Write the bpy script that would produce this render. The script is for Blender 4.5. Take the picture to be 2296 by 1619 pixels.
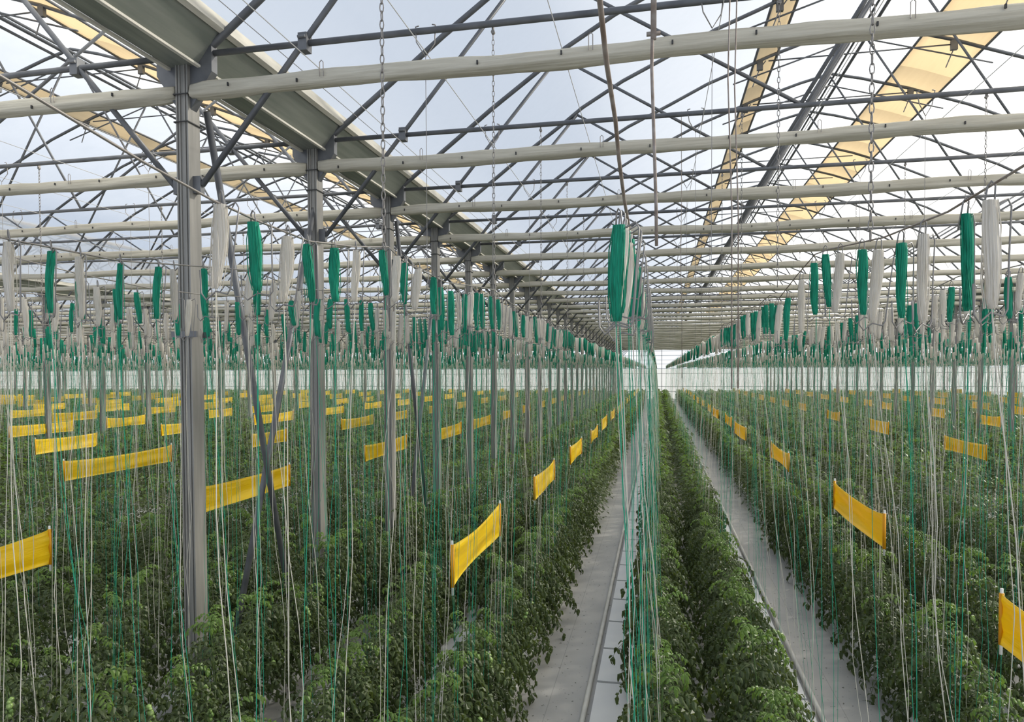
import bpy, math, random
import numpy as np
from mathutils import Vector, Matrix
random.seed(11)
S = bpy.context.scene
COL = S.collection
for o in list(bpy.data.objects): bpy.data.objects.remove(o)
W, H = 2296, 1619
# ------------------------------------------------------------------ camera
EYE = 2.79
YAW, PITCH, ROLL = 0.199, -0.027, -0.004
cd = bpy.data.cameras.new('camera'); cam = bpy.data.objects.new('camera', cd); COL.objects.link(cam)
cd.sensor_width = 36; cd.lens = 36*1518.2/W; cd.clip_start = .05; cd.clip_end = 400
cd.shift_x = (W/2-1168.7)/W; cd.shift_y = (874.4-H/2)/W
cam.matrix_world = (Matrix.Translation((0, 0, EYE)) @ Matrix.Rotation(YAW, 4, 'Z')
                    @ Matrix.Rotation(math.pi/2+PITCH, 4, 'X') @ Matrix.Rotation(ROLL, 4, 'Z'))
S.camera = cam
# ------------------------------------------------------------------ world, sun, exposure
SUNDIR = Vector((0.74, 0.42, 0.52)).normalized()
w = bpy.data.worlds.new('world'); S.world = w; w.use_nodes = True
n = w.node_tree; n.nodes.clear(); L_ = n.links.new
out = n.nodes.new('ShaderNodeOutputWorld'); bg = n.nodes.new('ShaderNodeBackground')
tc = n.nodes.new('ShaderNodeTexCoord'); dt = n.nodes.new('ShaderNodeVectorMath'); dt.operation = 'DOT_PRODUCT'
dt.inputs[1].default_value = SUNDIR
rp = n.nodes.new('ShaderNodeValToRGB'); rp.color_ramp.interpolation = 'EASE'
e = rp.color_ramp.elements
e[0].position = 0.0; e[0].color = (.56, .64, .77, 1)
e[1].position = 1.0; e[1].color = (2.4, 2.3, 2.1, 1)
for pos, c in ((.45, (.58, .66, .79, 1)), (.70, (.66, .73, .84, 1)), (.84, (.80, .84, .90, 1)), (.93, (1.25, 1.24, 1.22, 1))):
    q = e.new(pos); q.color = c
mr = n.nodes.new('ShaderNodeMapRange'); mr.inputs[1].default_value = -1
L_(tc.outputs['Generated'], dt.inputs[0]); L_(dt.outputs['Value'], mr.inputs[0]); L_(mr.outputs[0], rp.inputs[0])
L_(rp.outputs[0], bg.inputs[0]); bg.inputs[1].default_value = 1.0; L_(bg.outputs[0], out.inputs[0])
sd = bpy.data.lights.new('sun', 'SUN'); sd.energy = 6.5; sd.angle = math.radians(4); sd.color = (1, .93, .80)
so = bpy.data.objects.new('sun', sd); COL.objects.link(so)
so.rotation_euler = (-SUNDIR).to_track_quat('-Z', 'Y').to_euler()
S.view_settings.view_transform = 'Standard'; S.view_settings.look = 'None'
S.view_settings.exposure = 0.06; S.view_settings.gamma = 1.0; S.view_settings.use_curve_mapping = False
S.cycles.transparent_max_bounces = 24
S.cycles.max_bounces = 8

# ------------------------------------------------------------------ materials
def mat(name, col, rough=.6, metal=0., col2=None, scale=8., trans=0., tcol=None, spec=.5, bump=0., coords='Object', stretch=None, detail=4):
    m = bpy.data.materials.new(name); m.use_nodes = True
    t = m.node_tree; b = t.nodes['Principled BSDF']; o = t.nodes['Material Output']
    b.inputs['Roughness'].default_value = rough; b.inputs['Metallic'].default_value = metal
    b.inputs['Specular IOR Level'].default_value = spec
    src = None
    tcn = t.nodes.new('ShaderNodeTexCoord'); nz = t.nodes.new('ShaderNodeTexNoise')
    nz.inputs['Scale'].default_value = scale; nz.inputs['Detail'].default_value = detail
    if stretch:
        mp = t.nodes.new('ShaderNodeMapping'); mp.inputs['Scale'].default_value = stretch
        t.links.new(tcn.outputs[coords], mp.inputs[0]); t.links.new(mp.outputs[0], nz.inputs['Vector'])
    else: t.links.new(tcn.outputs[coords], nz.inputs['Vector'])
    if col2 is not None:
        r = t.nodes.new('ShaderNodeValToRGB'); r.color_ramp.elements[0].position = .35; r.color_ramp.elements[1].position = .65
        r.color_ramp.elements[0].color = (*col, 1); r.color_ramp.elements[1].color = (*col2, 1)
        t.links.new(nz.outputs['Fac'], r.inputs[0]); t.links.new(r.outputs[0], b.inputs['Base Color']); src = r
    else: b.inputs['Base Color'].default_value = (*col, 1)
    if bump:
        bp = t.nodes.new('ShaderNodeBump'); bp.inputs['Strength'].default_value = bump; bp.inputs['Distance'].default_value = .02
        t.links.new(nz.outputs['Fac'], bp.inputs['Height']); t.links.new(bp.outputs[0], b.inputs['Normal'])
    if trans:
        tr = t.nodes.new('ShaderNodeBsdfTranslucent'); tr.inputs[0].default_value = (*(tcol or col), 1)
        mx = t.nodes.new('ShaderNodeMixShader'); mx.inputs[0].default_value = trans
        t.links.new(b.outputs[0], mx.inputs[1]); t.links.new(tr.outputs[0], mx.inputs[2]); t.links.new(mx.outputs[0], o.inputs[0])
    return m

def film(name, clear, col, gloss=.04, rough=.15, tint=(1, 1, 1), noise=0.):
    m = bpy.data.materials.new(name); m.use_nodes = True; t = m.node_tree; t.nodes.clear()
    o = t.nodes.new('ShaderNodeOutputMaterial')
    tp = t.nodes.new('ShaderNodeBsdfTransparent'); tp.inputs[0].default_value = (*tint, 1)
    tl = t.nodes.new('ShaderNodeBsdfTranslucent'); tl.inputs[0].default_value = (*col, 1)
    gl = t.nodes.new('ShaderNodeBsdfGlossy'); gl.inputs['Roughness'].default_value = rough
    m1 = t.nodes.new('ShaderNodeMixShader'); m1.inputs[0].default_value = 1-clear
    if noise:
        nz = t.nodes.new('ShaderNodeTexNoise'); nz.inputs['Scale'].default_value = 1.3; nz.inputs['Detail'].default_value = 6
        tcn = t.nodes.new('ShaderNodeTexCoord'); t.links.new(tcn.outputs['Object'], nz.inputs['Vector'])
        mr = t.nodes.new('ShaderNodeMapRange'); mr.inputs[1].default_value = .3; mr.inputs[2].default_value = .7
        mr.inputs[3].default_value = 1-clear-noise; mr.inputs[4].default_value = 1-clear+noise
        t.links.new(nz.outputs['Fac'], mr.inputs[0]); t.links.new(mr.outputs[0], m1.inputs[0])
    m2 = t.nodes.new('ShaderNodeMixShader'); m2.inputs[0].default_value = gloss
    t.links.new(tp.outputs[0], m1.inputs[1]); t.links.new(tl.outputs[0], m1.inputs[2])
    t.links.new(m1.outputs[0], m2.inputs[1]); t.links.new(gl.outputs[0], m2.inputs[2]); t.links.new(m2.outputs[0], o.inputs[0])
    return m

M = dict(
 roof_film=film('roof_film', .45, (.86, .88, .90), .015, .25, (.95, .965, .99), .05),
 wall_film=film('wall_film', .55, (.85, .87, .88)),
 white_panel=mat('white_panel', (.88, .89, .89), .6, col2=(.80, .82, .83), scale=3, trans=.62, tcol=(.98, .98, .97), stretch=(14, 1, .2)),
 steel=mat('galvanised_steel', (.115, .12, .13), .5, .35, col2=(.175, .18, .19), scale=5),
 post=mat('post_steel', (.22, .215, .20), .5, .3, col2=(.30, .29, .27), scale=3, stretch=(6, 6, .5)),
 gutter=mat('gutter_steel', (.20, .22, .195), .45, .35, col2=(.26, .275, .245), scale=4, stretch=(5, .3, 5)),
 lip=mat('gutter_lip', (.66, .63, .55), .6, 0, col2=(.50, .48, .42), scale=6, stretch=(3, .5, 3)),
 screen=mat('screen_cloth', (.46, .425, .34), .75, 0, col2=(.58, .545, .45), scale=4, stretch=(.5, 9, 9), bump=.6),
 net=mat('insect_net', (.52, .44, .31), .8, 0, col2=(.66, .58, .44), scale=2, trans=.72, tcol=(.95, .83, .64), stretch=(6, .6, 6)),
 dark=mat('dark_clip', (.03, .03, .03), .5),
 wire=mat('wire_steel', (.30, .28, .26), .4, .6),
 lwire=mat('pale_wire', (.62, .60, .56), .5, .2),
 cable=mat('rusty_cable', (.20, .15, .12), .55, .3, col2=(.34, .30, .27), scale=20),
 hook=mat('hook_wire', (.25, .24, .23), .4, .6),
 wtwine=mat('white_twine', (.90, .87, .82), .85, 0, col2=(.74, .70, .62), scale=260, trans=.38, tcol=(.9, .86, .78), stretch=(1, 1, .03), bump=.5),
 gtwine=mat('green_twine', (.0, .20, .12), .65, 0, col2=(.004, .42, .25), scale=260, trans=.2, tcol=(0, .45, .27), stretch=(1, 1, .03), bump=.5),
 wstring=mat('white_string', (.62, .60, .52), .85, trans=.15, tcol=(.9, .88, .8)),
 gstring=mat('green_string', (.02, .36, .22), .8, trans=.25, tcol=(.03, .5, .32)),
 yellow=mat('yellow_film', (.84, .62, .012), .28, 0, col2=(.92, .70, .02), scale=4, trans=.40, tcol=(.98, .70, .015), spec=.6, bump=.3, stretch=(1, .6, 9)),
 yedge=mat('yellow_wound_edge', (.88, .42, .005), .4, trans=.3, tcol=(.9, .4, .0)),
 stake=mat('white_stake', (.78, .77, .72), .6),
 leaf=mat('leaf', (.038, .060, .020), .44, 0, col2=(.088, .125, .038), scale=3.4, trans=.22, tcol=(.16, .22, .035), spec=.45),
 young=mat('young_leaf', (.10, .165, .03), .42, 0, col2=(.13, .23, .04), scale=3, trans=.32, tcol=(.26, .42, .06)),
 stem=mat('stem', (.10, .17, .05), .6),
 fruit=mat('green_tomato', (.22, .38, .10), .3, col2=(.34, .46, .16), scale=8),
 flower=mat('flower', (.80, .62, .05), .6),
 pipe=mat('heating_pipe', (.62, .60, .55), .5, .1, col2=(.72, .70, .64), scale=6),
 slab=mat('grow_slab', (.66, .67, .68), .5, 0, col2=(.74, .74, .73), scale=2),
 slabgap=mat('slab_gap', (.05, .06, .05), .8),
)

# ------------------------------------------------------------------ mesh helpers
class MB:
    def __init__(s): s.v = []; s.f = []; s.m = []
    def add(s, vs, fs, mi=0):
        k = len(s.v); s.v += [tuple(v) for v in vs]; s.f += [tuple(i+k for i in f) for f in fs]; s.m += [mi]*len(fs)
    def box(s, c, d, mi=0, R=None):
        x, y, z = d[0]/2, d[1]/2, d[2]/2
        vs = [Vector((a*x, b*y, e*z)) for a in (-1, 1) for b in (-1, 1) for e in (-1, 1)]
        if R: vs = [R @ v for v in vs]
        vs = [v+Vector(c) for v in vs]
        s.add(vs, [(0, 1, 3, 2), (4, 6, 7, 5), (0, 4, 5, 1), (2, 3, 7, 6), (0, 2, 6, 4), (1, 5, 7, 3)], mi)
    def tube(s, pts, r, n=6, mi=0, cap=True, sq=1.):
        pts = [Vector(p) for p in pts]; rings = []; N = len(pts)
        t0 = (pts[1]-pts[0]).normalized()
        up = Vector((0, 0, 1)) if abs(t0.z) < .9 else Vector((0, 1, 0))
        u = t0.cross(up).normalized()
        rr = r if isinstance(r, (list, tuple)) else [r]*N
        vs = []
        for i, p in enumerate(pts):
            t = (pts[min(i+1, N-1)]-pts[max(i-1, 0)]).normalized()
            u = (u-t*u.dot(t)).normalized(); v = t.cross(u)
            for k in range(n):
                a = 2*math.pi*(k+.5)/n
                vs.append(p+u*(rr[i]*math.cos(a))+v*(rr[i]*sq*math.sin(a)))
        fs = [(i*n+k, i*n+(k+1) % n, (i+1)*n+(k+1) % n, (i+1)*n+k) for i in range(N-1) for k in range(n)]
        if cap: fs += [tuple(reversed(range(n))), tuple(range((N-1)*n, N*n))]
        s.add(vs, fs, mi)
    def mesh(s, name, mats, smooth=False):
        me = bpy.data.meshes.new(name); me.from_pydata(s.v, [], s.f)
        for m in (mats if isinstance(mats, (list, tuple)) else [mats]): me.materials.append(m)
        if max(s.m or [0]): me.polygons.foreach_set('material_index', s.m)
        if smooth: me.polygons.foreach_set('use_smooth', [True]*len(s.f))
        me.update(); return me

def link(name, me, parent=None, loc=None):
    o = bpy.data.objects.new(name, me); COL.objects.link(o)
    if parent: o.parent = parent
    if loc is not None: o.location = loc
    return o
def tag(o, label=None, cat=None, group=None, kind=None):
    if label:
        o['label'] = label
    if cat: o['category'] = cat
    if group: o['group'] = group
    if kind: o['kind'] = kind
    return o
def np_mesh(name, V, F, mats, mi=None, smooth=False):
    V = np.asarray(V, dtype=np.float32); F = np.asarray(F, dtype=np.int32); k = F.shape[1]
    me = bpy.data.meshes.new(name); me.vertices.add(len(V)); me.vertices.foreach_set('co', V.ravel())
    me.loops.add(F.size); me.loops.foreach_set('vertex_index', F.ravel())
    me.polygons.add(len(F)); me.polygons.foreach_set('loop_start', np.arange(0, F.size, k, dtype=np.int32))
    for m in mats: me.materials.append(m)
    if mi is not None: me.polygons.foreach_set('material_index', np.asarray(mi, dtype=np.int32))
    if smooth: me.polygons.foreach_set('use_smooth', np.ones(len(F), dtype=bool))
    me.update(calc_edges=True); me.validate(); return me

ORD = ['first', 'second', 'third', 'fourth', 'fifth', 'sixth', 'seventh', 'eighth', 'ninth', 'tenth', 'eleventh', 'twelfth', 'thirteenth', 'fourteenth', 'fifteenth', 'sixteenth', 'seventeenth', 'eighteenth', 'nineteenth']
TENS = {20: 'twent', 30: 'thirt', 40: 'fort', 50: 'fift', 60: 'sixt', 70: 'sevent', 80: 'eight', 90: 'ninet'}
def ordw(i):                       # 0 -> first
    n_ = i+1
    if n_ <= 19: return ORD[n_-1]
    if n_ >= 100: return 'far'
    t = n_//10*10; r = n_-t
    return TENS[t]+'ieth' if r == 0 else TENS[t]+'y-'+ORD[r-1]

def inview(x, y, z=None, mpx=60):
    c, s = math.cos(YAW), math.sin(YAW)
    r = c*x+s*y; d = -s*x+c*y
    if d < .3: return False
    px = 1168.7+1518.2*r/d
    if px < -mpx or px > W+mpx: return False
    if z is not None:
        py = 874.4-1518.2*(z-EYE)/d-.027*1518
        if py < -mpx or py > H+mpx: return False
    return True

# ------------------------------------------------------------------ layout
X0, SP, Y1, DY, YEND = -3.59, 13.95, 4.711, 2.0, 69.5
ROW0, PITCHX = .35, 1.993
GZ, TZ, LOWZ = 5.16, 5.25, 4.25
HALF = SP/2
PROF = [(.06, 5.20), (.24, 5.32), (.99, 5.88), (1.44, 6.22), (2.1, 6.68), (2.42, 6.92), (3.05, 7.28), (3.8, 7.62), (4.45, 7.93), (5.05, 8.15), (5.52, 8.33), (6.4, 8.60), (HALF, 8.74)]
def roofz(d):
    d = min(d, SP-d)
    for (a, za), (b, zb) in zip(PROF, PROF[1:]):
        if d <= b: return za+(zb-za)*(max(d, a)-a)/(b-a)
    return PROF[-1][1]
FULL = PROF+[(SP-a, z) for a, z in reversed(PROF[:-1])]
SPANS = list(range(-6, 3))
SPN = {-6: 'sixth span to the left', -5: 'fifth span to the left', -4: 'fourth span to the left', -3: 'third span to the left', -2: 'second span to the left',
       -1: 'first span to the left', 0: 'span above the middle row', 1: 'first span to the right', 2: 'second span to the right', 3: 'third span to the right'}
XL, XR = X0+SP*SPANS[0], X0+SP*(SPANS[-1]+1)
KMAX = int((YEND-Y1)//DY)

# ------------------------------------------------------------------ setting: floor, roof film, walls
def floor_mat():
    m = mat('ground_film', (.40, .395, .385), .5, 0, col2=(.50, .485, .46), scale=1.6, spec=.35)
    t = m.node_tree; b = t.nodes['Principled BSDF']
    tcn = [x for x in t.nodes if x.type == 'TEX_COORD'][0]; r0 = [x for x in t.nodes if x.type == 'VALTORGB'][0]
    # fallen leaf crumbs
    vz = t.nodes.new('ShaderNodeTexNoise'); vz.inputs['Scale'].default_value = 26; vz.inputs['Detail'].default_value = 3
    t.links.new(tcn.outputs['Object'], vz.inputs['Vector'])
    r1 = t.nodes.new('ShaderNodeValToRGB'); r1.color_ramp.elements[0].position = .66; r1.color_ramp.elements[1].position = .70
    t.links.new(vz.outputs['Fac'], r1.inputs[0])
    mx = t.nodes.new('ShaderNodeMix'); mx.data_type = 'RGBA'; mx.inputs[7].default_value = (.05, .055, .03, 1)
    t.links.new(r1.outputs[0], mx.inputs[0]); t.links.new(r0.outputs[0], mx.inputs[6])
    # long seams of the laid film
    sx = t.nodes.new('ShaderNodeSeparateXYZ'); t.links.new(tcn.outputs['Object'], sx.inputs[0])
    md = t.nodes.new('ShaderNodeMath'); md.operation = 'PINGPONG'; md.inputs[1].default_value = .1495
    t.links.new(sx.outputs[0], md.inputs[0])
    lt = t.nodes.new('ShaderNodeMath'); lt.operation = 'LESS_THAN'; lt.inputs[1].default_value = .003
    t.links.new(md.outputs[0], lt.inputs[0])
    mul = t.nodes.new('ShaderNodeMath'); mul.operation = 'MULTIPLY'; mul.inputs[1].default_value = .45; t.links.new(lt.outputs[0], mul.inputs[0])
    m2 = t.nodes.new('ShaderNodeMix'); m2.data_type = 'RGBA'; m2.inputs[7].default_value = (.18, .18, .17, 1)
    t.links.new(mul.outputs[0], m2.inputs[0]); t.links.new(mx.outputs[2], m2.inputs[6]); t.links.new(m2.outputs[2], b.inputs['Base Color'])
    return m
fb = MB(); fb.add([(XL-2, -4, 0), (XR+2, -4, 0), (XR+2, YEND+.5, 0), (XL-2, YEND+.5, 0)], [(0, 1, 2, 3)])
tag(link('floor', fb.mesh('floor', floor_mat())), kind='structure')

rf = MB()
for j in SPANS:
    x = X0+SP*j
    ys = [-4+i*4.7 for i in range(int((YEND+4)/4.7)+1)]+[YEND]
    for a, b in zip(ys, ys[1:]):
        pts = [(0.20, 5.52)]+[(p, z+.09) for p, z in FULL if .24 < p < SP-.24]+[(SP-.20, 5.52)]
        vs = [(x+p, y, z) for y in (a, b) for p, z in pts]; n_ = len(pts)
        rf.add(vs, [(i, i+1, n_+i+1, n_+i) for i in range(n_-1)])
tag(link('ceiling', rf.mesh('ceiling', M['roof_film'], True)), kind='structure')

def gable(y):
    b = MB()
    for j in SPANS:
        x = X0+SP*j
        vs = [(x, y, 3.0), (x, y, 5.3)]+[(x+p, y, z+.08) for p, z in FULL]+[(x+SP, y, 5.3), (x+SP, y, 3.0)]
        b.add(vs, [tuple(range(len(vs)))])
    return b
tag(link('wall_back', gable(YEND).mesh('wall_back', M['wall_film'])), kind='structure')
wp = MB(); wp.box(((XL+XR)/2, YEND-.06, 1.52), (XR-XL, .05, 2.96))
tag(link('trim_1', wp.mesh('end_wall_panel', M['white_panel'])), 'white lower panel band across the far end wall', kind='structure')
gb = MB()
for z, r in ((2.55, .035), (1.25, .05), (.75, .04), (3.05, .03), (3.5, .03), (3.9, .03), (4.35, .035), (4.8, .03), (5.25, .06)): gb.box(((XL+XR)/2, YEND-.13, z), (XR-XL, .05, r))
for j in SPANS:
    for q in range(7): gb.box((X0+SP*j+q*SP/7, YEND-.16, 2.65), (.05, .05, 5.3))
tag(link('trim_2', gb.mesh('end_wall_girts', M['steel'])), 'grey steel girts and studs of the far end wall', kind='structure')
for nm, x in (('wall_left', XL-.5), ('wall_right', XR+.5)):
    b = MB(); b.add([(x, -4, 0), (x, YEND, 0), (x, YEND, 5.4), (x, -4, 5.4)], [(0, 1, 2, 3)])
    tag(link(nm, b.mesh(nm, M['wall_film'])), kind='structure')

# slab boards beside the pipes on the floor
def slab_strip(x0, x1, ya, yb, pitch=.735):
    b = MB(); y = ya
    while y < yb:
        b.box(((x0+x1)/2, y+pitch/2-.012, .03), (x1-x0, pitch-.035, .06)); y += pitch
    return b
# ------------------------------------------------------------------ posts
pm = MB()
pm.box((0, 0, 2.58), (.085, .115, 5.16))
for s in (-1, 1):
    pm.box((s*.047, 0, 2.58), (.012, .135, 5.16)); pm.box((s*.022, -.060, 2.58), (.012, .012, 5.16))
pm.box((0, 0, .02), (.2, .2, .04))
post_me = pm.mesh('post', M['post'])
bm_ = MB()                                               # gusset plates at the top
for s in (-1, 1):
    vs = [(s*.05, y, z) for y in (-.035, .035) for z in (4.82, 5.2)]+[(s*.24, y, z) for y in (-.035, .035) for z in (5.10, 5.30)]
    bm_.add(vs, [(0, 1, 5, 4), (2, 6, 7, 3), (0, 4, 6, 2), (1, 3, 7, 5), (4, 5, 7, 6)])
gus_me = bm_.mesh('gusset', M['steel'])
bm_ = MB()
for s in (-1, 1): bm_.box((s*.085, 0, LOWZ), (.07, .05, .13))
shoe_me = bm_.mesh('shoe', M['steel'])
bm_ = MB(); bm_.tube([(-.06, -.08, 0), (.06, -.08, 0), (.062, .08, 0), (-.062, .08, 0), (-.06, -.08, 0)], .006, 5, cap=False)
tie_me = bm_.mesh('wire_band', M['dark'])
bm_ = MB(); bm_.box((0, -.08, 3.09), (.22, .02, .045)); bm_.box((0, .08, 3.09), (.22, .02, .045))
clampb_me = bm_.mesh('bar_clamp', M['steel'])
LINES = list(range(SPANS[0], SPANS[-1]+2))
def linename(j):
    if j == 0: return 'post line left of the middle row'
    return f"{ordw(abs(j)-1)} post line {'left' if j < 0 else 'right'} of the nearest one" if j != 1 else 'post line at the right edge'
posts = []
for j in LINES:
    x = X0+SP*j; c = 0
    for k in range(-1, KMAX+1):
        y = Y1+DY*k
        if not (inview(x, y, None, 30)): continue
        if abs(j) > 0 and j < -3 and k % 2: pass
        p = link('steel_post', post_me, loc=(x, y, 0))
        extra = ' with a dark bar clamp' if (j == 0 and k == 0) else ''
        tag(p, f"grey steel post, {ordw(c)} from camera in the {linename(j)}", 'post', f"steel posts of the {linename(j)}")
        c += 1; posts.append((j, k))
        if y < 34:
            link('gusset_plate', gus_me, p); link('brace_shoe', shoe_me, p)
            if y < 16:
                b1 = link('wire_band', tie_me, p, (0, 0, 4.93)); b2 = link('wire_band', tie_me, p, (0, 0, 4.72))
        if j == 0 and k == 0: link('bar_clamp', clampb_me, p)

# diagonal bracing beside the nearest line
BR = 0
for (ya, za, yb, zb) in ((4.83, 4.86, 6.11, .02), (6.71, 4.62, 5.03, .02), (8.80, 4.86, 10.11, .02), (10.70, 4.40, 9.22, .02)):
    b = MB(); b.tube([(X0+.08 if BR % 2 == 0 else X0-.0, ya, za), (X0+.08 if BR % 2 == 0 else X0+.0, yb, zb)], .028, 8)
    o = link('diagonal_brace', b.mesh('brace', M['steel'], True))
    tag(o, ['grey diagonal brace leaning away from the nearest post top', 'grey diagonal brace crossing in front of the nearest yellow trap beside the post',
            'grey diagonal brace leaning away from the third post top', 'grey diagonal brace rising toward the fourth post'][BR], 'brace'); BR += 1

# ------------------------------------------------------------------ gutters
for j in LINES:
    x = X0+SP*j
    b = MB(); Yc = [-4, YEND]
    prof = [(-.30, 5.50), (-.27, 5.50), (-.27, 5.42), (-.10, 5.175), (.10, 5.175), (.27, 5.42), (.27, 5.50), (.30, 5.50), (.30, 5.39), (.115, 5.155), (-.115, 5.155), (-.30, 5.39)]
    n_ = len(prof); vs = [(x+a, y, z) for y in Yc for a, z in prof]
    b.add(vs, [(i, (i+1) % n_, n_+(i+1) % n_, n_+i) for i in range(n_)]+[tuple(range(n_)), tuple(range(2*n_-1, n_-1, -1))])
    g = link('rain_gutter', b.mesh('gutter', M['gutter']))
    tag(g, 'grey steel rain gutter on the ' + (linename(j)), 'gutter', 'rain gutters between the roof spans')
    for s in (-1, 1):
        c = MB(); vs = [(x+s*a, y, z) for y in Yc for a, z in ((.31, 5.38), (.35, 5.40), (.35, 5.48), (.31, 5.48))]
        c.add(vs, [(0, 1, 5, 4), (1, 2, 6, 5), (2, 3, 7, 6), (3, 0, 4, 7)])
        c.box((x+s*.13, (Yc[0]+Yc[1])/2, 5.145), (.03, Yc[1]-Yc[0], .018))
        tag(link('film_clamp', c.mesh('clamp', M['lip']), g), 'pale film clamping strip')

# ------------------------------------------------------------------ roof trusses
def bow(pts, r, n=8, sq=1.):
    b = MB(); b.tube(pts, r, n, sq=sq); return b
N1 = (2.34, 6.82); T1 = (4.88, TZ)
def mirror(p): return (SP-p[0], p[1])
def P3(p, y=0): return (p[0], y, p[1])
raf = bow([P3(p) for p in FULL], .034, 8, .8).mesh('rafter', M['steel'], True)
tie = bow([(.12, 0, TZ), (SP/2, 0, TZ-.015), (SP-.12, 0, TZ)], .023).mesh('tie_beam', M['steel'], True)
web = []
for a, b in (((.12, LOWZ), N1), (N1, T1), (T1, (HALF, 8.68))):
    r = .024 if a[1] == LOWZ else .019
    web.append(bow([P3(a), P3(b)], r, 6).mesh('strut', M['steel'], True))
    web.append(bow([P3(mirror(a)), P3(mirror(b))], r, 6).mesh('strut', M['steel'], True))
collar = bow([(5.5, .03, 8.26), (SP-5.5, .03, 8.26)], .013, 6).mesh('collar', M['steel'], True)
inner = [bow([(4.9, .03, 7.9), (HALF, .03, 8.52)], .014, 6).mesh('inner', M['steel'], True), bow([(SP-4.9, .03, 7.9), (HALF, .03, 8.52)], .014, 6).mesh('inner', M['steel'], True)]
cl = MB()
cl.box((0, 0, 0), (.07, .08, .13)); cl.tube([(-.03, -.05, .03), (.03, -.05, .03)], .012, 6)
clamp_me = cl.mesh('clamp', M['steel'])
gr = MB()                                                # gear arm under a vent
gr.box((0, 0, 0), (.10, .06, .16)); gr.tube([(0, 0, -.05), (-.12, 0, -.36)], .010, 5); gr.tube([(0, 0, -.05), (.10, 0, .08)], .010, 5)
gear_me = gr.mesh('vent_gear', M['steel'])
full = MB()
for me_ in [raf, tie]+web+[collar]:
    vv = [tuple(v.co) for v in me_.vertices]; full.add(vv, [tuple(p.vertices) for p in me_.polygons])
full_me = full.mesh('truss', M['steel'], True)
def proto_truss(near):
    r = bpy.data.objects.new('roof_truss', None); COL.objects.link(r)
    link('rafter', raf, r); link('tie_beam', tie, r)
    for m_ in web: link('strut', m_, r)
    link('collar_beam', collar, r)
    if near:
        for m_ in inner: link('collar_strut', m_, r)
        for d in (1.0, SP-1.0): link('clamp', clamp_me, r, (d, 0, TZ))
        for d in (5.35, SP-5.5): link('vent_gear', gear_me, r, (d, 0, roofz(d)-.09))
    return r
def dup(root, loc):
    r = root.copy(); COL.objects.link(r); r.location = loc
    for ch in root.children:
        c = ch.copy(); COL.objects.link(c); c.parent = r
    return r
PT = {True: proto_truss(True), False: proto_truss(False)}; used = {True: False, False: False}
for j in SPANS:
    x = X0+SP*j; c = 0
    for k in range(-1, KMAX+1):
        y = Y1+DY*k
        if not any(inview(x+d, y, z, 20) for d in np.linspace(0, SP, 9) for z in (5.2, roofz(d))): continue
        if y < 30:
            near = y < 15
            if used[near]: o = dup(PT[near], (x, y, 0))
            else: o = PT[near]; o.location = (x, y, 0); used[near] = True
        else: o = link('roof_truss', full_me, loc=(x, y, 0))
        tag(o, f"grey steel roof truss, {ordw(c)} from camera in the {SPN[j]}", 'roof truss', f"roof trusses of the {SPN[j]}")
        c += 1

# ridge pipes, vent bars, insect nets, roof wires (all run along the span)
def along(name, pts, r, m, label, cat, group=None, n=6, ya=-2, yb=YEND-.2, sq=1.):
    b = MB(); b.tube([(pts[0], ya, pts[1]), (pts[0], yb, pts[1])], r, n, sq=sq)
    return tag(link(name, b.mesh(name, m, True)), label, cat, group)
SPA = {j: SPN[j] for j in SPANS}
for j in SPANS:
    x = X0+SP*j; ap = x+HALF
    for q, (dx, z, r) in enumerate(((-.20, 8.58, .028), (-.07, 8.66, .036), (.05, 8.66, .02), (.17, 8.60, .028))):
        if j in (-2, -1, 0, 1) or q == 1:
            along('ridge_purlin', (ap+dx, z), r, M['steel'], f"grey ridge pipe, {ordw(q)} from left in the {SPN[j]}", 'roof pipe', f"ridge pipes of the {SPN[j]}")
    for q, (a, b_, ra, rb) in enumerate(((-1.72, -1.32, .03, .0), (1.02, 1.95, .0, .03))):
        nb = MB(); ns = 6; ys = [-2+i*2 for i in range(int((YEND+2)/2)+1)]
        for ya, yb in zip(ys, ys[1:]):
            vs = []
            for y in (ya, yb):
                for i in range(ns+1):
                    t = i/ns; X = ap+a+(b_-a)*t
                    vs.append((X, y, roofz(X-x)+.045+.012*math.sin(t*3.14)*math.sin(y*1.9)+.004*math.sin(y*5+i)))
            nb.add(vs, [(i, i+1, ns+2+i, ns+1+i) for i in range(ns)])
        nb2 = link('vent_net', nb.mesh('net', M['net'], True)); md = nb2.modifiers.new('s', 'SOLIDIFY'); md.thickness = .004
        tag(nb2, f"tan insect net strip on the {'left' if q == 0 else 'right'} slope of the {SPN[j]}", 'vent net', 'tan insect nets under the roof ridges')
        for X in (a, b_):
            e_ = MB(); z = roofz(ap+X-x)+.02
            e_.tube([(ap+X, -2, z), (ap+X, YEND-.2, z)], .022 if X in (a, b_) else .014, 6)
            link('edge_bar', e_.mesh('edge_bar', M['steel'], True), nb2)
    for q, (d, z) in enumerate(((1.0, 5.16), (1.9, 5.16), (2.9, 5.15), (4.0, 5.15), (5.0, 5.15), (6.2, 5.15), (7.4, 5.15), (8.6, 5.15), (9.8, 5.15), (11.0, 5.15), (12.2, 5.16))):
        if j in (-1, 0): along('screen_wire', (x+d, z), .0035, M['lwire'], f"thin pale screen wire, {ordw(q)} from left in the {SPN[j]}", 'wire', f"screen wires of the {SPN[j]}", 4)
    if j in (-1, 0):
        along('tensioning_wire', (x+.55, 5.42), .003, M['wire'], f"thin dark wire along the left gutter in the {SPN[j]}", 'wire', 'wires along the gutters', 4)

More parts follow.
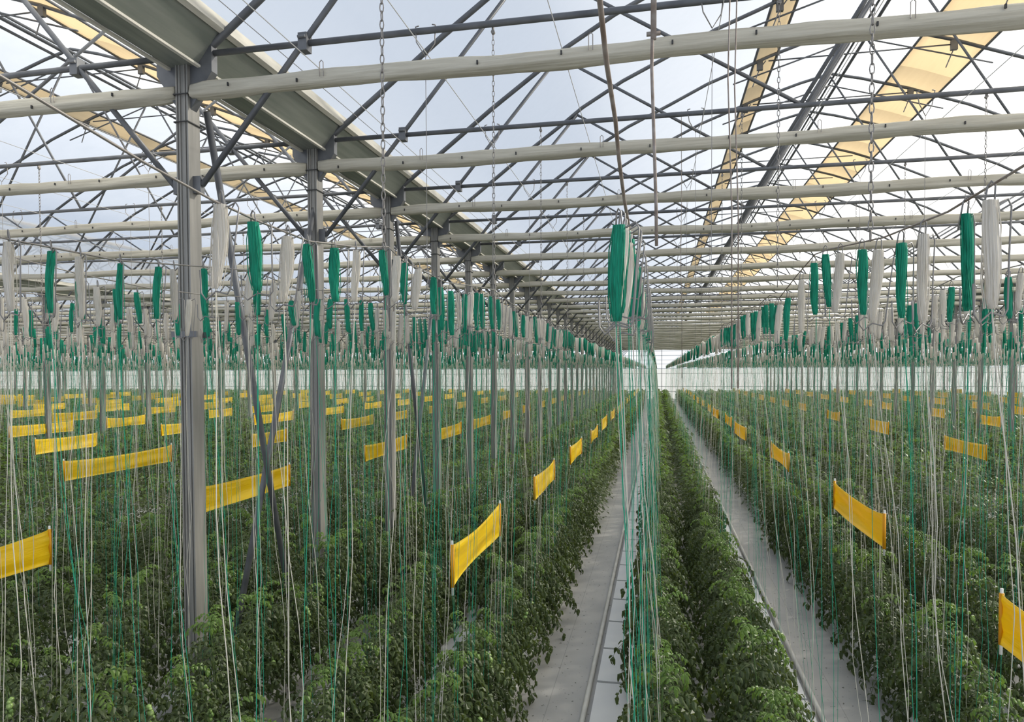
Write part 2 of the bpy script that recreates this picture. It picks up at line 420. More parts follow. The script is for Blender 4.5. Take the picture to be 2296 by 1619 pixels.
# ------------------------------------------------------------------ rolled shading screens
def screen_mesh(seed):
    rnd = random.Random(seed); b = MB(); nx, nr = 130, 16; L = SP-.14; vs = []
    ph = [rnd.uniform(0, 6.28) for _ in range(6)]
    for i in range(nx+1):
        x = .07+L*i/nx; zc = -.02*math.sin(i/nx*math.pi)+.010*math.sin(x*2.1+ph[0])
        for k in range(nr):
            a = 2*math.pi*k/nr
            aa = a+.25+.16*math.sin(x*1.7+ph[4])
            r = .054*((abs(math.cos(aa))**5+abs(math.sin(aa))**5)**-.2)*(1+.06*math.sin(2*a+ph[1]+x*.8)+.05*math.sin(3*a+x*2.9+ph[2])+.045*math.sin(x*7.1+ph[3]+2*a)+.03*math.sin(x*13+ph[5]+a))
            if i in (0, nx): r *= .85
            vs.append((x, r*math.cos(a), zc+r*1.05*math.sin(a)))
    b.add(vs, [(i*nr+k, (i+1)*nr+k, (i+1)*nr+(k+1) % nr, i*nr+(k+1) % nr) for i in range(nx) for k in range(nr)]+[tuple(range(nr)), tuple(range((nx+1)*nr-1, nx*nr-1, -1))])
    return b.mesh('screen', M['screen'], True)
scr = [screen_mesh(i) for i in range(4)]
c_ = MB(); c_.box((0, -.066, .0), (.011, .012, .026)); clip_me = c_.mesh('clip', M['dark'])
c_ = MB(); c_.tube([(-.014, -.068, -.01), (-.014, -.07, .09), (.0, -.07, .105), (.014, -.07, .09), (.014, -.068, -.01)], .0035, 5); hang_me = c_.mesh('hanger', M['wire'])
SZ = TZ-.29
for j in SPANS:
    x = X0+SP*j; c = 0
    for k in range(-1, KMAX+1):
        y = Y1+DY*k-.03
        if not any(inview(x+d, y, SZ, 20) for d in np.linspace(0, SP, 13)): continue
        o = link('rolled_screen', scr[(k*3+j) % 4], loc=(x, y, SZ))
        tag(o, f"beige rolled shading screen, {ordw(c)} from camera in the {SPN[j]}", 'shading screen', f"rolled shading screens of the {SPN[j]}"); c += 1
        if j in (-1, 0) and k <= 3:
            rnd = random.Random(k*7+j)
            for q in range(21):
                xx = .35+q*.65+rnd.uniform(-.1, .1)
                if inview(x+xx, y, SZ, 5):
                    link('clip', clip_me, o, (xx, 0, rnd.uniform(-.03, .01)))
                    if q % 3 == 1: link('screen_hanger', hang_me, o, (xx+.2, 0, 0))

# ------------------------------------------------------------------ V hooks, chains, rods hanging from the ties
WX = {(-1, .5): -1.15, (0, .5): .775}
v = MB(); v.tube([(-.075, 0, .03), (-.06, -.025, -.09), (0, 0, -.19), (.06, .025, -.09), (.075, 0, .03)], .0045, 5)
v.tube([(-.075, 0, .03), (-.05, .0, .036)], .0045, 5); v.tube([(.075, 0, .03), (.05, .0, .036)], .0045, 5)
vh_me = v.mesh('v_hook', M['wire'], True)
v = MB(); v.tube([(0, 0, -.19), (0, 0, -1.75)], .0025, 4); vw_me = v.mesh('drop_wire', M['wire'])
def chain_mesh(L):
    b = MB(); z = 0; i = 0; lk = .036
    while z < L:
        pts = []
        for q in range(9):
            a = 2*math.pi*q/8; u = .0085*math.cos(a); h = lk*.62*math.sin(a)
            pts.append((u, 0, -z-h) if i % 2 == 0 else (0, u, -z-h))
        b.tube(pts, .0026, 4, cap=False); z += lk; i += 1
    return b.mesh('chain', M['wire'], True)
ch_me = chain_mesh(TZ-.06-3.33)
ch_long = chain_mesh(TZ-.06-3.27)
pl = MB(); pl.tube([(0, -.012, .0), (0, .012, .0)], .014, 10); pl.box((0, 0, .03), (.012, .03, .07)); pul_me = pl.mesh('pulley', M['wire'])
for k in range(-1, 9):
    y = Y1+DY*k
    for rn in range(-9, 4):
        x = ROW0+PITCHX*rn
        if inview(x, y, TZ-.1, 5) and abs((x-X0) % SP) > .3:
            o = link('v_hook', vh_me, loc=(x, y, TZ)); link('drop_wire', vw_me, o)
            tag(o, f"bent wire hook with drop wire, on the {ordw(k+1)} truss tie above {('crop row '+('left' if rn < 0 else 'right')+' '+ordw(abs(rn)-1)) if rn else 'the middle row'}", 'wire hook', 'wire hooks on the truss ties')
        for sx in (-.5, .5):
            xx = ROW0+PITCHX*rn+sx*PITCHX*.5
            if k <= 5 and ((rn, sx) in ((-1, .5), (0, .5)) or (k > 0 and (rn, sx) in ((-3, .5), (1, .5), (-4, .5)))) and inview(xx, y, 3.6, -5):
                xx = WX.get((rn, sx), xx)
                o = link('hanging_chain', ch_long if k < 0 else ch_me, loc=(xx, y+.03, TZ-.05)); link('pulley', pul_me, o)
                tag(o, f"thin steel chain, {ordw(k+1)} truss tie, to right crop wire of " + ('the middle row' if rn == 0 else f"the {ordw(abs(rn)-1)} row {'left' if rn < 0 else 'right'}"), 'chain', 'chains between truss ties and crop wires')
for q, (x, y, lab) in enumerate(((-.017, 2.55, 'thick dark control rod hanging beside the middle crop wire'), (.265, 2.7, 'dark hanging rod, left of the close pair right of the middle wire'), (.30, 2.8, 'dark hanging rod, right of the close pair right of the middle wire'), (.22, 6.8, 'dark hanging rod with a pulley above the middle row'))):
    b = MB(); r = .007 if q == 0 else .003
    b.tube([(x, y, 5.3), (x+.004, y, 4.4), (x-.006, y, 3.9), (x+.01, y, 3.4), (x+.012, y, 2.72 if q else 3.25)], r, 6)
    if q == 0: b.box((x, y, 4.02), (.05, .012, .012)); b.tube([(x+.004, y, 4.9), (x, y, 4.0)], .012, 6)
    tag(link('hanging_rod', b.mesh('rod', M['cable'], True)), lab, 'rod')

# ------------------------------------------------------------------ crop wires
NEARW = {
 (-1, .5): [(-1.15, .4, 3.36), (-1.15, 1.015, 3.321), (-1.15, 1.351, 3.272), (-1.15, 1.6, 3.245), (-1.15, 1.8, 3.235), (-1.15, 2.1, 3.231), (-1.15, 2.45, 3.275), (-1.15, 2.788, 3.335), (-1.15, 2.971, 3.30), (-1.15, 3.609, 3.285)],
 (-1, -.5): [(-2.16, .6, 3.33), (-2.16, 1.915, 3.246), (-2.16, 2.4, 3.25), (-2.16, 2.926, 3.305), (-2.16, 3.35, 3.345), (-2.16, 3.8, 3.30)],
 (0, -.5): [(-.1, .3, 3.46), (-.1, 1.207, 3.439), (-.1, 1.365, 3.401), (-.1, 1.654, 3.391), (-.1, 1.807, 3.345), (-.1, 2.098, 3.309), (-.1, 2.502, 3.30), (-.1, 2.869, 3.295)],
 (0, .5): [(.8, .6, 3.33), (.8, 1.714, 3.245), (.8, 2.119, 3.235), (.8, 2.678, 3.27), (.8, 3.461, 3.366), (.8, 3.769, 3.393), (.8, 4.228, 3.35), (.8, 4.803, 3.28)]}
def wirex(rn, s): return {(-1, .5): -1.15, (-1, -.5): -2.16, (0, -.5): -.1, (0, .5): .8}.get((rn, s), ROW0+PITCHX*(rn+s*.5))
def wirez(y): return 3.375-.05*math.sin(math.pi*(((y-Y1)/DY) % 1.))-.0
def rowname(rn, s):
    side = 'left' if s < 0 else 'right'
    if rn == 0: return f"{side} wire of the middle row"
    return f"{side} wire of {'left' if rn < 0 else 'right'} row {ordw(abs(rn)-1)} from middle"
RN = range(-44, 13)
WZ = {}
for rn in RN:
    for s in (-.5, .5):
        x = wirex(rn, s); pts = list(NEARW.get((rn, s), []))
        ys = np.arange(Y1-3, YEND-.3, .5)
        if pts: ys = ys[ys > pts[-1][1]+.3]
        ys = [y for y in ys if inview(x, y, None, 200)] if not pts else list(ys)
        if len(ys) < 4: continue
        P = pts+[(x, float(y), wirez(y)) for y in ys]
        WZ[(rn, s)] = (np.array([p[1] for p in P]), np.array([p[2] for p in P]))
        b = MB(); b.tube(P, .0055 if (rn, s) == (0, -.5) else .0035, 5)
        tag(link('crop_wire', b.mesh('crop_wire', M['cable'] if rn == 0 else M['wire'], True)), f"steel crop wire carrying twine hanks, {rowname(rn, s)}", 'crop wire', 'crop wires above the rows')
def zw(key, y):
    a, b = WZ[key]; return float(np.interp(y, a, b))

# ------------------------------------------------------------------ twine hanks with their strings
def hank_mesh(seed, Lh, w=.034, t=.020, fray=0):
    rnd = random.Random(seed); b = MB(); ns, nr = 11, 42; vs = []
    px, py = rnd.uniform(0, 6), rnd.uniform(0, 6); lean = rnd.uniform(-.10, .10)
    for i in range(ns+1):
        u = i/ns; z = -u*Lh
        env = (.80+.28*math.sin(math.pi*min(1, u*1.05+.12)))*(1 if u < .93 else .62 if u > .98 else .9)
        cx = lean*Lh*u+.003*math.sin(u*5+px); cy = .004*math.sin(u*4+py)
        for k in range(nr):
            a = 2*math.pi*k/nr; g = 1+.13*math.cos(a*14+.9*math.sin(u*3+px))
            vs.append((cx+w*.5*env*g*math.cos(a), cy+t*.5*env*g*math.sin(a), z))
    b.add(vs, [(i*nr+k, i*nr+(k+1) % nr, (i+1)*nr+(k+1) % nr, (i+1)*nr+k) for i in range(ns) for k in range(nr)]+[tuple(reversed(range(nr))), tuple(range(ns*nr, (ns+1)*nr))])
    for q in range(5+fray):                              # loose strands round the bundle
        a = rnd.uniform(0, 6.28); o_ = rnd.uniform(1.05, 1.5)
        b.tube([(lean*Lh*u+w*.5*o_*math.cos(a+u)*(1 if 0 < u < 1 else .6), t*.5*o_*math.sin(a+u), -u*Lh) for u in (0, .25, .5, .75, 1)], .0013, 3, cap=False)
    return b, lean
def hook_mesh(Lh, lean):
    b = MB(); w = .045
    pts = [(-.012, .014, -.035), (-.006, .004, .028), (.0, 0, .038), (.008, -.004, .030), (.010, 0, -.004), (w*.5, 0, -.006), (w, .0, .004), (w+.010, 0, -.012),
           (w+.004+lean*Lh*.5, 0, -Lh*.5), (w+lean*Lh, 0, -Lh-.002), (w-.01+lean*Lh, 0, -Lh-.016), (lean*Lh, 0, -Lh-.008), (-.03+lean*Lh, 0, -Lh-.030), (-.045+lean*Lh, 0, -Lh-.012), (-.048+lean*Lh, 0, -Lh+.05)]
    b.tube(pts, .0024, 5); return b
PROT = []
for q in range(6):
    for colr in 'wg':
        b, lean = hank_mesh(q*2+(colr == 'g'), 1.0*.22, .036 if colr == 'w' else .033, .022, 3 if q % 2 else 0)
        PROT.append((colr, b.mesh('twine_hank', M['wtwine' if colr == 'w' else 'gtwine'], True), hook_mesh(.22, lean).mesh('hook', M['hook'], True), lean))
def string_pts(rnd, x, y, z0, x1, y1, z1, n_=9, wob=.012):
    pts = []; a, b_, c, d = (rnd.uniform(0, 6.28) for _ in range(4)); f1, f2 = rnd.uniform(2, 4), rnd.uniform(5, 8)
    for i in range(n_+1):
        t = i/n_; e = math.sin(math.pi*t)
        pts.append((x+(x1-x)*t+e*wob*(math.sin(f1*t*3+a)+.4*math.sin(f2*t*3+b_)), y+(y1-y)*t+e*wob*(math.sin(f1*t*3+c)+.4*math.sin(f2*t*3+d)), z0+(z1-z0)*t))
    return pts
NEARH = []
def nh(key, L): 
    for x, y, z, l, c in L: NEARH.append((key, x, y, z, l, c))
nh((-1, .5), [(-1.15, 1.635, 3.241, .223, 'w'), (-1.15, 1.78, 3.225, .197, 'g'), (-1.15, 1.97, 3.221, .206, 'w'), (-1.15, 2.093, 3.218, .191, 'g'), (-1.15, 2.277, 3.239, .193, 'g'), (-1.15, 2.462, 3.263, .197, 'w'), (-1.15, 2.729, 3.309, .191, 'g'), (-1.15, 2.879, 3.31, .204, 'w'), (-1.15, 2.983, 3.294, .188, 'g'), (-1.15, 3.161, 3.294, .199, 'w'), (-1.15, 3.382, 3.284, .192, 'g')])
nh((-1, -.5), [(-2.16, 1.92, 3.237, .233, 'w'), (-2.16, 2.084, 3.234, .223, 'g'), (-2.16, 2.211, 3.234, .235, 'w'), (-2.16, 2.408, 3.239, .227, 'g'), (-2.16, 2.623, 3.258, .228, 'g'), (-2.16, 2.722, 3.261, .229, 'w'), (-2.16, 2.926, 3.295, .222, 'g'), (-2.16, 3.311, 3.326, .222, 'w'), (-2.16, 3.386, 3.329, .221, 'g'), (-2.16, 3.54, 3.304, .214, 'w'), (-2.16, 3.726, 3.221, .15, 'g'), (-2.16, 3.81, 3.287, .224, 'w')])
nh((0, -.5), [(-.1, 1.765, 3.165, .246, 'g'), (-.1, 1.95, 3.20, .26, 'w'), (-.1, 2.12, 3.22, .25, 'g'), (-.1, 2.351, 3.227, .293, 'w')])
nh((0, .5), [(.8, 1.866, 3.206, .265, 'w'), (.8, 2.005, 3.203, .255, 'g'), (.8, 2.298, 3.207, .264, 'w'), (.8, 2.493, 3.216, .25, 'g'), (.8, 2.728, 3.235, .261, 'w'), (.8, 2.941, 3.272, .259, 'g'), (.8, 3.267, 3.313, .264, 'w'), (.8, 3.548, 3.356, .255, 'g'), (.8, 3.799, 3.352, .269, 'g'), (.8, 4.1, 3.303, .297, 'w'), (.8, 4.501, 3.244, .263, 'g'), (.8, 4.801, 3.231, .26, 'w')])
lasty = {}
for h_ in NEARH: lasty[h_[0]] = max(lasty.get(h_[0], 0), h_[2])
ALLH = [(*h_,) for h_ in NEARH]
R = random.Random(5)
for key in WZ:
    rn, s = key; x = wirex(rn, s); y = lasty.get(key, .6)+R.uniform(.1, .25)
    while y < YEND-.6:
        if inview(x, y, 3.1, 10):
            tz = zw(key, y)-.04
            ALLH.append((key, x, y, tz-R.uniform(0, .02), R.uniform(.19, .25), 'g' if R.random() < .5 else 'w'))
        y += R.choice((.13, .17, .24))
# an occasional blocked view by posts is natural; keep every hank
ALLH.sort(key=lambda h_: h_[1]**2+h_[2]**2)
cnt = {}
CW = {'w': 'white', 'g': 'teal green'}
for i, (key, x, y, z, l, c) in enumerate(ALLH[:290]):
    rnd = random.Random(i+100)
    cand = [p for p in PROT if p[0] == c]; pr = cand[rnd.randrange(len(cand))]
    o = link('twine_hank', pr[1], loc=(x, y, z)); o.scale = (1, 1, l/.22)
    rz = rnd.uniform(-.5, .5) + (0.35 if x > 0 else -.2); o.rotation_euler = (0, 0, rz)
    hk = link('wire_hook', pr[2], o)
    # string
    rn, s = key; tx = x+(ROW0+PITCHX*rn+s*.70-x)*.35+rnd.uniform(-.05, .05); ty = y+rnd.choice((.05, .08, .2))*rnd.uniform(-1, 1); tzz = rnd.uniform(.3, .7)
    if key == (0, -.5): tx = -.04+rnd.uniform(-.03, .10)
    if key == (0, .5) and y < 7: tx = .93+rnd.uniform(-.10, .16)
    bx, bz = x+pr[3]*l*math.cos(rz), z-l
    sb = MB(); P = string_pts(rnd, bx, y, bz+.01, tx, ty, tzz, 12, .014 if c == 'w' else .006)
    Mi = (Matrix.Translation((x, y, z)) @ Matrix.Rotation(rz, 4, 'Z') @ Matrix.Diagonal((1, 1, l/.22, 1))).inverted()
    sb.tube([Mi @ Vector(p) for p in P], .0016 if c == 'w' else .0013, 5, cap=False)
    link('hanging_string', sb.mesh('string', M['wstring' if c == 'w' else 'gstring'], True), o)
    if rnd.random() < .75:
        sb = MB(); P = string_pts(rnd, bx, y, bz+.01, tx+rnd.uniform(-.06, .06), ty+rnd.uniform(-.12, .12), tzz, 12, .02)
        sb.tube([Mi @ Vector(p) for p in P], .0011 if c == 'w' else .0010, 4, cap=False)
        link('hanging_string', sb.mesh('string', M['wstring' if c == 'w' else 'gstring'], True), o)
    kk = (key); cnt[kk] = cnt.get(kk, 0)+1
    tag(o, f"{CW[c]} twine hank, {ordw(cnt[kk]-1)} from camera, {rowname(*key)}", 'twine hank', f"twine hanks on the {rowname(*key)}")
# the rest of the hanks: too many to split
tV = np.array([(a*.015, b_*.010, -u) for u, a, b_ in [(0, -1, -1), (0, 1, -1), (0, 1, 1), (0, -1, 1), (1, -.8, -.8), (1, .8, -.8), (1, .8, .8), (1, -.8, .8)]])
tF = np.array([(0, 1, 5, 4), (1, 2, 6, 5), (2, 3, 7, 6), (3, 0, 4, 7), (4, 5, 6, 7)])
hV, hF, hM, sV, sF, sM = [], [], [], [], [], []; kh = ks = 0
rs = np.random.RandomState(3)
for (key, x, y, z, l, c) in ALLH[290:]:
    rz = rs.uniform(-1, 1); cr, sr = math.cos(rz), math.sin(rz); v_ = tV.copy(); v_[:, 2] *= l
    lean = rs.uniform(-.12, .12)*-v_[:, 2]
    X = v_[:, 0]*cr-v_[:, 1]*sr+x+lean; Yv = v_[:, 0]*sr+v_[:, 1]*cr+y
    hV.append(np.stack([X, Yv, v_[:, 2]+z], 1)); hF.append(tF+kh); kh += 8; hM += [c == 'g']*5
    d = math.hypot(x, y)
    if (d > 30 and rs.rand() < .45) or (d > 45 and rs.rand() < .5): continue
    rn, s = key; tx = ROW0+PITCHX*rn+s*.66+rs.uniform(-.08, .08); ty = y+rs.uniform(-.25, .25); z1 = rs.uniform(.5, .95)
    n_ = 4 if d < 20 else 2; r = .0016 if d < 25 else .0021
    pts = [(x+(tx-x)*t+(rs.uniform(-.02, .02) if 0 < t < 1 else 0), y+(ty-y)*t, z-l+(z1-z+l)*t) for t in np.linspace(0, 1, n_+1)]
    ring = [(r*math.cos(a), r*math.sin(a)) for a in (0, 2.094, 4.189)]
    sV.append(np.array([(p[0]+q[0], p[1]+q[1], p[2]) for p in pts for q in ring]))
    f = [(i*3+k, i*3+(k+1) % 3, (i+1)*3+(k+1) % 3, (i+1)*3+k) for i in range(n_) for k in range(3)]
    sF.append(np.array(f)+ks); ks += 3*(n_+1); sM += [c == 'g']*len(f)
tag(link('twine_hanks', np_mesh('twine_hanks', np.concatenate(hV), np.concatenate(hF), [M['wtwine'], M['gtwine']], hM)), 'thousands of small white and green twine hanks receding on the crop wires', 'twine hanks', kind='stuff')
tag(link('hanging_strings', np_mesh('hanging_strings', np.concatenate(sV), np.concatenate(sF), [M['wstring'], M['gstring']], sM)), 'dense distant white and green strings hanging down to the crop', 'strings', kind='stuff')

# ------------------------------------------------------------------ yellow sticky traps
def trap_mesh(seed, L=1.8, Hh=.35):
    rnd = random.Random(seed); b = MB(); nx, nz = 26, 8; vs = []; sag = rnd.uniform(.02, .05); p = rnd.uniform(0, 6)
    for side in (0, 1):
        for i in range(nx+1):
            u = i/nx; e = math.sin(math.pi*u)**.6 if 0 < u < 1 else 0
            for k in range(nz+1):
                q = k/nz; top = -e*sag*1.1; bot = -Hh+e*sag*.5*(1 if seed % 2 else .3)
                z = top+(bot-top)*q
                bil = .018*e*math.sin(q*3.14*1.5+p)+.010*math.sin(q*9+u*4+p)*e+.006*math.sin(q*14-u*9)*(abs(u-.5)*2)**3
                vs.append((bil+(.0015 if side else -.0015), u*L, z))
    m_ = (nx+1)*(nz+1); fs = []
    for i in range(nx):
        for k in range(nz):
            a = i*(nz+1)+k; fs.append((a, a+1, a+nz+2, a+nz+1)); fs.append((m_+a, m_+a+nz+1, m_+a+nz+2, m_+a+1))
    for i in range(nx):
        for k in (0, nz):
            a = i*(nz+1)+k; fs.append((a, a+nz+1, m_+a+nz+1, m_+a))
    b.add(vs, fs); return b.mesh('trap_film', M['yellow'], True)
traps_me = [trap_mesh(i) for i in range(5)]
st = MB(); st.tube([(0, 0, .035), (0, 0, -.42)], .008, 6); stake_me = st.mesh('stake', M['stake'], True)
we = MB(); we.tube([(0, 0, 0.003), (0, 0, -.353)], .0125, 8); wound_me = we.mesh('wound', M['yedge'], True)
TR = {-1: [(5.35, 1.78), (9.2, 1.8), (12.9, 1.75), (16.8, 1.7), (20.6, 2.0), (24.6, 2.0)], 1: [(3.1, 1.85), (7.33, 2.05), (12.5, 2.0), (18.1, 2.2), (21.9, 2.1), (26.3, 2.0)],
      -3: [(3.5, 1.85), (7.6, 2.04), (12.4, 2.3), (16.6, 2.4), (20.4, 2.2)], -5: [(9.45, 2.5), (14.7, 1.5), (19.4, 2.4), (23.6, 1.4)], -7: [(12.6, 1.7), (16.5, 1.8), (21.0, 2.5), (25.3, 2.4), (30., 1.9)],
      -9: [(15.5, 2.1), (18.9, 1.7), (24.0, 1.5), (26.7, 2.0)], 3: [(14.8, 2.0), (20.5, 1.7), (25.8, 1.7), (31.1, 1.7)], 5: [(23.3, 1.6), (27.4, 1.5), (33.2, 1.3), (36.0, 1.3)]}
for rn in range(-41, 12, 2):
    lst = list(TR.get(rn, [])); y = (lst[-1][0]+4.1) if lst else 5+R.uniform(0, 4)
    while y < YEND-3: lst.append((y, R.uniform(1.6, 2.1))); y += R.uniform(3.7, 4.6)
    c = 0
    for (y, L) in lst:
        x = 2.235 if rn == 1 else ROW0+PITCHX*rn; f = .785 if rn in (-3, -1, 1, 3) else 1.
        if not (inview(x, y, 1.2, 5) or inview(x, y+L, 1.2, 5)): continue
        if math.hypot(x, y) > 62: continue
        o = link('sticky_trap', traps_me[(c+rn) % 5], loc=((x+R.uniform(-.03, .03))*f, y*f, EYE-(1.455-R.uniform(-.02, .03))*f)); o.scale = (1, L/1.8*f, R.uniform(.92, 1.03)*f); o.rotation_euler = (0, 0, R.uniform(-.015, .015))
        if math.hypot(x, y) < 30:
            for yy in (0, 1.8):
                sk = link('stake', stake_me, o, (0, yy, 0)); link('wound_end', wound_me, sk)
        nm = f"{ordw(abs(rn)-1)} row {'left' if rn < 0 else 'right'} of the middle"
        tag(o, f"yellow sticky trap band, {ordw(c)} from camera over the {nm}", 'sticky trap', f"yellow sticky traps over the {nm}"); c += 1

# ------------------------------------------------------------------ tomato plants
def leaflet(b, p, d, up, L, w, mi, droop=.5):
    d = d.normalized(); s = d.cross(up).normalized(); nn = s.cross(d)
    a = p; m_ = p+d*L*.5+nn*L*.12; t = p+d*L*.88-nn*L*droop*.60
    l = m_+s*w*.5-nn*w*.30; r = m_-s*w*.5-nn*w*.30
    l2 = p+d*L*.78+s*w*.30-nn*(L*droop*.30+w*.15); r2 = p+d*L*.78-s*w*.30-nn*(L*droop*.30+w*.15); c2 = p+d*L*.78-nn*L*droop*.22
    b.add([a, l, m_, r, l2, c2, r2, t], [(0, 1, 2), (0, 2, 3), (1, 4, 5, 2), (2, 5, 6, 3), (4, 7, 5), (5, 7, 6)], mi)
def leaf(b, rnd, p, az, el, L, mi, size=1.):
    d = Vector((math.cos(az)*math.cos(el), math.sin(az)*math.cos(el), math.sin(el))); pts = [p]; q = p.copy()
    n_ = 6
    for i in range(n_):
        d = (d+Vector((0, 0, -.13-.08*i))).normalized(); q = q+d*L/n_; pts.append(q.copy())
    b.tube(pts, [.0035, .003, .0028, .0025, .002, .0018, .0015], 3, mi, cap=False)
    up = Vector((0, 0, 1))
    for i in range(1, n_+1):
        dd = (pts[i]-pts[i-1]).normalized(); sd_ = dd.cross(up)
        if sd_.length < .1: sd_ = Vector((1, 0, 0))
        sd_.normalize(); sz = (.058 if i < n_ else .066)*size*rnd.uniform(.8, 1.2)
        if i < n_ or True:
            for s in (-1, 1):
                v_ = (sd_*s+dd*rnd.uniform(.15, .7)+up*rnd.uniform(-.25, .25)).normalized()
                leaflet(b, pts[i], v_, up+Vector((rnd.uniform(-.3, .3), rnd.uniform(-.3, .3), 0)), sz, sz*.46, mi, rnd.uniform(.4, 1.4))
    leaflet(b, pts[-1], dd, up, .075*size, .036*size, mi, 1.)
def plant_mesh(seed, Ht, nleaf):
    rnd = random.Random(seed); b = MB(); st = MB(); pts = []
    lx, ly = rnd.uniform(-.05, .05), rnd.uniform(-.05, .05)
    for i in range(8):
        t = i/7; pts.append(Vector((lx*math.sin(t*3), ly*math.sin(t*2.4), .05+Ht*.97*t)))
    st.tube(pts, [.009-.0008*i for i in range(8)], 5)
    def at(t): f = min(6.999, t*7); i = int(f); return pts[i].lerp(pts[i+1], f-i)
    for i in range(nleaf):
        t = .12+.86*(i+.5)/nleaf; az = i*2.4+rnd.uniform(-.4, .4)
        young = t > .86
        L = (.36 if t < .75 else .28 if t < .86 else .17)*rnd.uniform(.8, 1.15)
        el = rnd.uniform(.1, .6) if t < .86 else rnd.uniform(.7, 1.2)
        leaf(b, rnd, at(t), az, el, L, 1 if young and rnd.random() < .85 else 0, 1.05 if not young else .72)
    frs = []; rr = rnd
    for q in range(3):
        fr = MB()
        p = at(rnd.uniform(.35, .8)); az = rnd.uniform(0, 6.28); e_ = p+Vector((math.cos(az)*.16, math.sin(az)*.16, -.06))
        fr.tube([p, p.lerp(e_, .5)+Vector((0, 0, .02)), e_, e_+Vector((0, 0, -.10))], .0025, 3, 1)
        for g in range(rnd.randint(2, 4)):
            r_ = rr.uniform(.012, .022); c = e_+Vector((rr.uniform(-.6, .6)*r_, rr.uniform(-.6, .6)*r_, -.03*g))
            vs = [c+Vector((r_*math.cos(a)*math.cos(t), r_*math.sin(a)*math.cos(t), r_*math.sin(t))) for t in (-1.3, -.6, 0, .6, 1.3) for a in np.arange(6)*math.pi/3]
            fr.add(vs, [(i*6+k, i*6+(k+1) % 6, (i+1)*6+(k+1) % 6, (i+1)*6+k) for i in range(4) for k in range(6)]+[tuple(reversed(range(6))), tuple(range(24, 30))], 0)
        frs.append(fr)
    return b, st, frs
PL = []
for q in range(7):
    b, st, fr = plant_mesh(q+40, [.94, 1.02, .86, 1.06, .97, .82, .99][q], 44)
    PL.append((b.mesh('tomato_foliage', [M['leaf'], M['young']], False), st.mesh('stem', M['stem'], True), [f.mesh('fruit_truss', [M['fruit'], M['stem']], True) for f in fr]))
plants = []
RP = random.Random(77)
for rn in RN:
    for s in (-1, 1):
        wide = (rn <= -2 or (rn == -1 and s < 0) or rn >= 2 or (rn == 1 and s > 0))
        xb = ROW0+PITCHX*rn+s*(.50 if wide else .33)
        y = 1.2
        while y < YEND-1.2:
            x = xb+RP.uniform(-.06, .06)*(2.6 if wide else 1)
            if XL+1 < x < XR-1 and (inview(x, y, 1.2, 160) or inview(x, y, .1, 100)) and not (abs(((x-X0+SP/2) % SP)-SP/2) < .14 and abs(((y-Y1+1) % 2)-1) < .12):
                plants.append((rn, s, x, y))
            y += RP.uniform(.27, .37)
plants.sort(key=lambda p_: math.hypot(p_[2], p_[3]))
cn = {}
NP = 290
for i, (rn, s, x, y) in enumerate(plants[:NP]):
    rnd = random.Random(i); me3 = PL[rnd.randrange(7)]
    o = link('tomato_plant', me3[0], loc=(x, y, 0)); sc = rnd.uniform(.88, 1.1); o.scale = (sc, sc, sc*rnd.uniform(.95, 1.05)); o.rotation_euler = (rnd.uniform(-.06, .06), rnd.uniform(-.06, .06), rnd.uniform(0, 6.28))
    link('stem', me3[1], o)
    if i < 110:
        for f in me3[2]: link('fruit_truss', f, o)
    k_ = (rn, s); cn[k_] = cn.get(k_, 0)+1
    row = 'the middle row' if rn == 0 else f"the {ordw(abs(rn)-1)} row {'left' if rn < 0 else 'right'}"
    tag(o, f"green tomato plant, {ordw(cn[k_]-1)} from camera on the {'left' if s < 0 else 'right'} side of {row}", 'tomato plant', f"tomato plants in {row}")
def lod(seed, nleaf, big):
    rnd = random.Random(seed); V_, F_, m_ = [], [], []
    for i in range(nleaf):
        t = .15+.85*(i+.5)/nleaf; az = i*2.4+rnd.uniform(-.5, .5); r_ = .10+rnd.random()*.26*(1 if t < .8 else .5); z = .96*t-.12*rnd.random()*(t < .9)
        c = Vector((math.cos(az)*r_, math.sin(az)*r_, z)); d = Vector((math.cos(az+rnd.uniform(-1, 1)), math.sin(az+rnd.uniform(-1, 1)), rnd.uniform(-.7, .3))).normalized()
        s = d.cross(Vector((0, 0, 1))).normalized(); n_ = s.cross(d); w_ = big*rnd.uniform(.7, 1.2); k = len(V_)
        V_ += [c-d*w_*.6, c+s*w_*.34, c+d*w_*.6-n_*w_*.2, c-s*w_*.34]; F_.append((k, k+1, k+2, k+3)); m_.append(1 if t > .88 and rnd.random() < .7 else 0)
    return np.array([tuple(v_) for v_ in V_]), np.array(F_), m_
lods = {0: [lod(i, 280, .066) for i in range(5)], 1: [lod(i+9, 120, .11) for i in range(5)], 2: [lod(i+20, 34, .21) for i in range(5)]}
V_, F_, m_ = [], [], []; kk = 0; rs = np.random.RandomState(9)
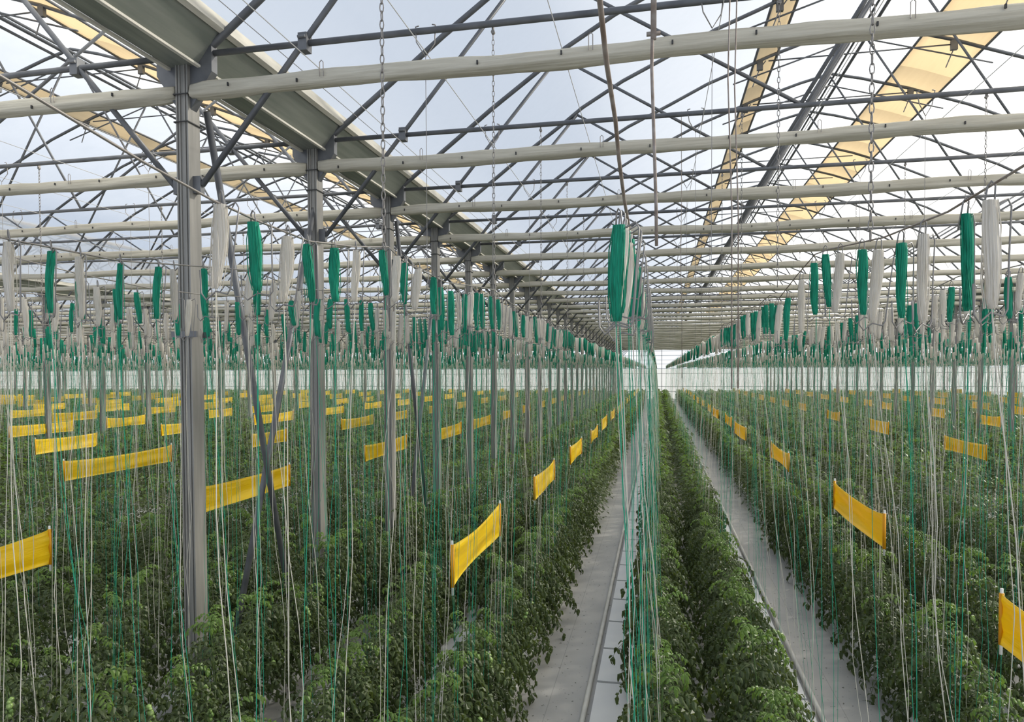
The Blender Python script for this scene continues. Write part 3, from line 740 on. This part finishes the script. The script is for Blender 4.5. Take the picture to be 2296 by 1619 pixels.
for (rn, s, x, y) in plants[NP:]:
    d = math.hypot(x, y); g = 0 if d < 17 else 1 if d < 32 else 2
    v_, f_, mi_ = lods[g][rs.randint(5)]; a = rs.uniform(0, 6.28); c, sn = math.cos(a), math.sin(a); sc = rs.uniform(.86, 1.1)
    V_.append(np.stack([(v_[:, 0]*c-v_[:, 1]*sn)*sc+x, (v_[:, 0]*sn+v_[:, 1]*c)*sc+y, v_[:, 2]*sc+.02], 1)); F_.append(f_+kk); kk += len(v_); m_ += mi_
tag(link('tomato_crop', np_mesh('tomato_crop', np.concatenate(V_), np.concatenate(F_), [M['leaf'], M['young']], m_)), 'distant rows of green tomato plants running to the end wall', 'tomato plants', kind='stuff')

# ------------------------------------------------------------------ pipes and slabs on the floor
for rn in range(-10, 6):
    x = ROW0+PITCHX*rn
    nm = 'the middle row' if rn == 0 else f"the {ordw(abs(rn)-1)} row {'left' if rn < 0 else 'right'}"
    if rn == 0:
        for s in (-1, 1):
            b = MB(); b.box((x+s*.66, 19.4, .006), (.43, 33.8, .012)); tag(link('board_base', b.mesh('base', M['slabgap'])), f"dark strip under the white boards on the {'left' if s < 0 else 'right'} of the middle row", 'strip')
            for i in range(46):
                y = 2.6+i*.735
                b = MB(); b.box((0, 0, .036), (.42, .695, .048))
                o = link('slab_board', b.mesh('slab', M['slab']), loc=(x+s*.66, y, 0))
                tag(o, f"white board, {ordw(i)} from the camera on the {'left' if s < 0 else 'right'} edge of the middle row", 'floor board', 'white boards along the middle row')
    else:
        for s in (-1, 1):
            b = MB(); b.box((x+s*.33, (YEND+1)/2, .05), (.20, YEND-3, .1))
            tag(link('grow_slab', b.mesh('grow', M['slab'])), f"long white grow slab under the {'left' if s < 0 else 'right'} plants of {nm}", 'grow slab', 'white grow slabs under the rows')
    if abs(rn) < 5:
        for s in (-1, 1):
            xx = x+s*.93
            if rn and ((rn < 0) == (s > 0) if abs(rn) == 1 else False): continue
            b = MB(); b.tube([(xx, -1, .04), (xx, YEND-.5, .04)], .022, 8)
            tag(link('floor_pipe', b.mesh('pipe', M['pipe'], True)), f"pale pipe on the floor at the {'left' if s < 0 else 'right'} edge of {nm}", 'pipe', 'pale pipes on the floor paths')
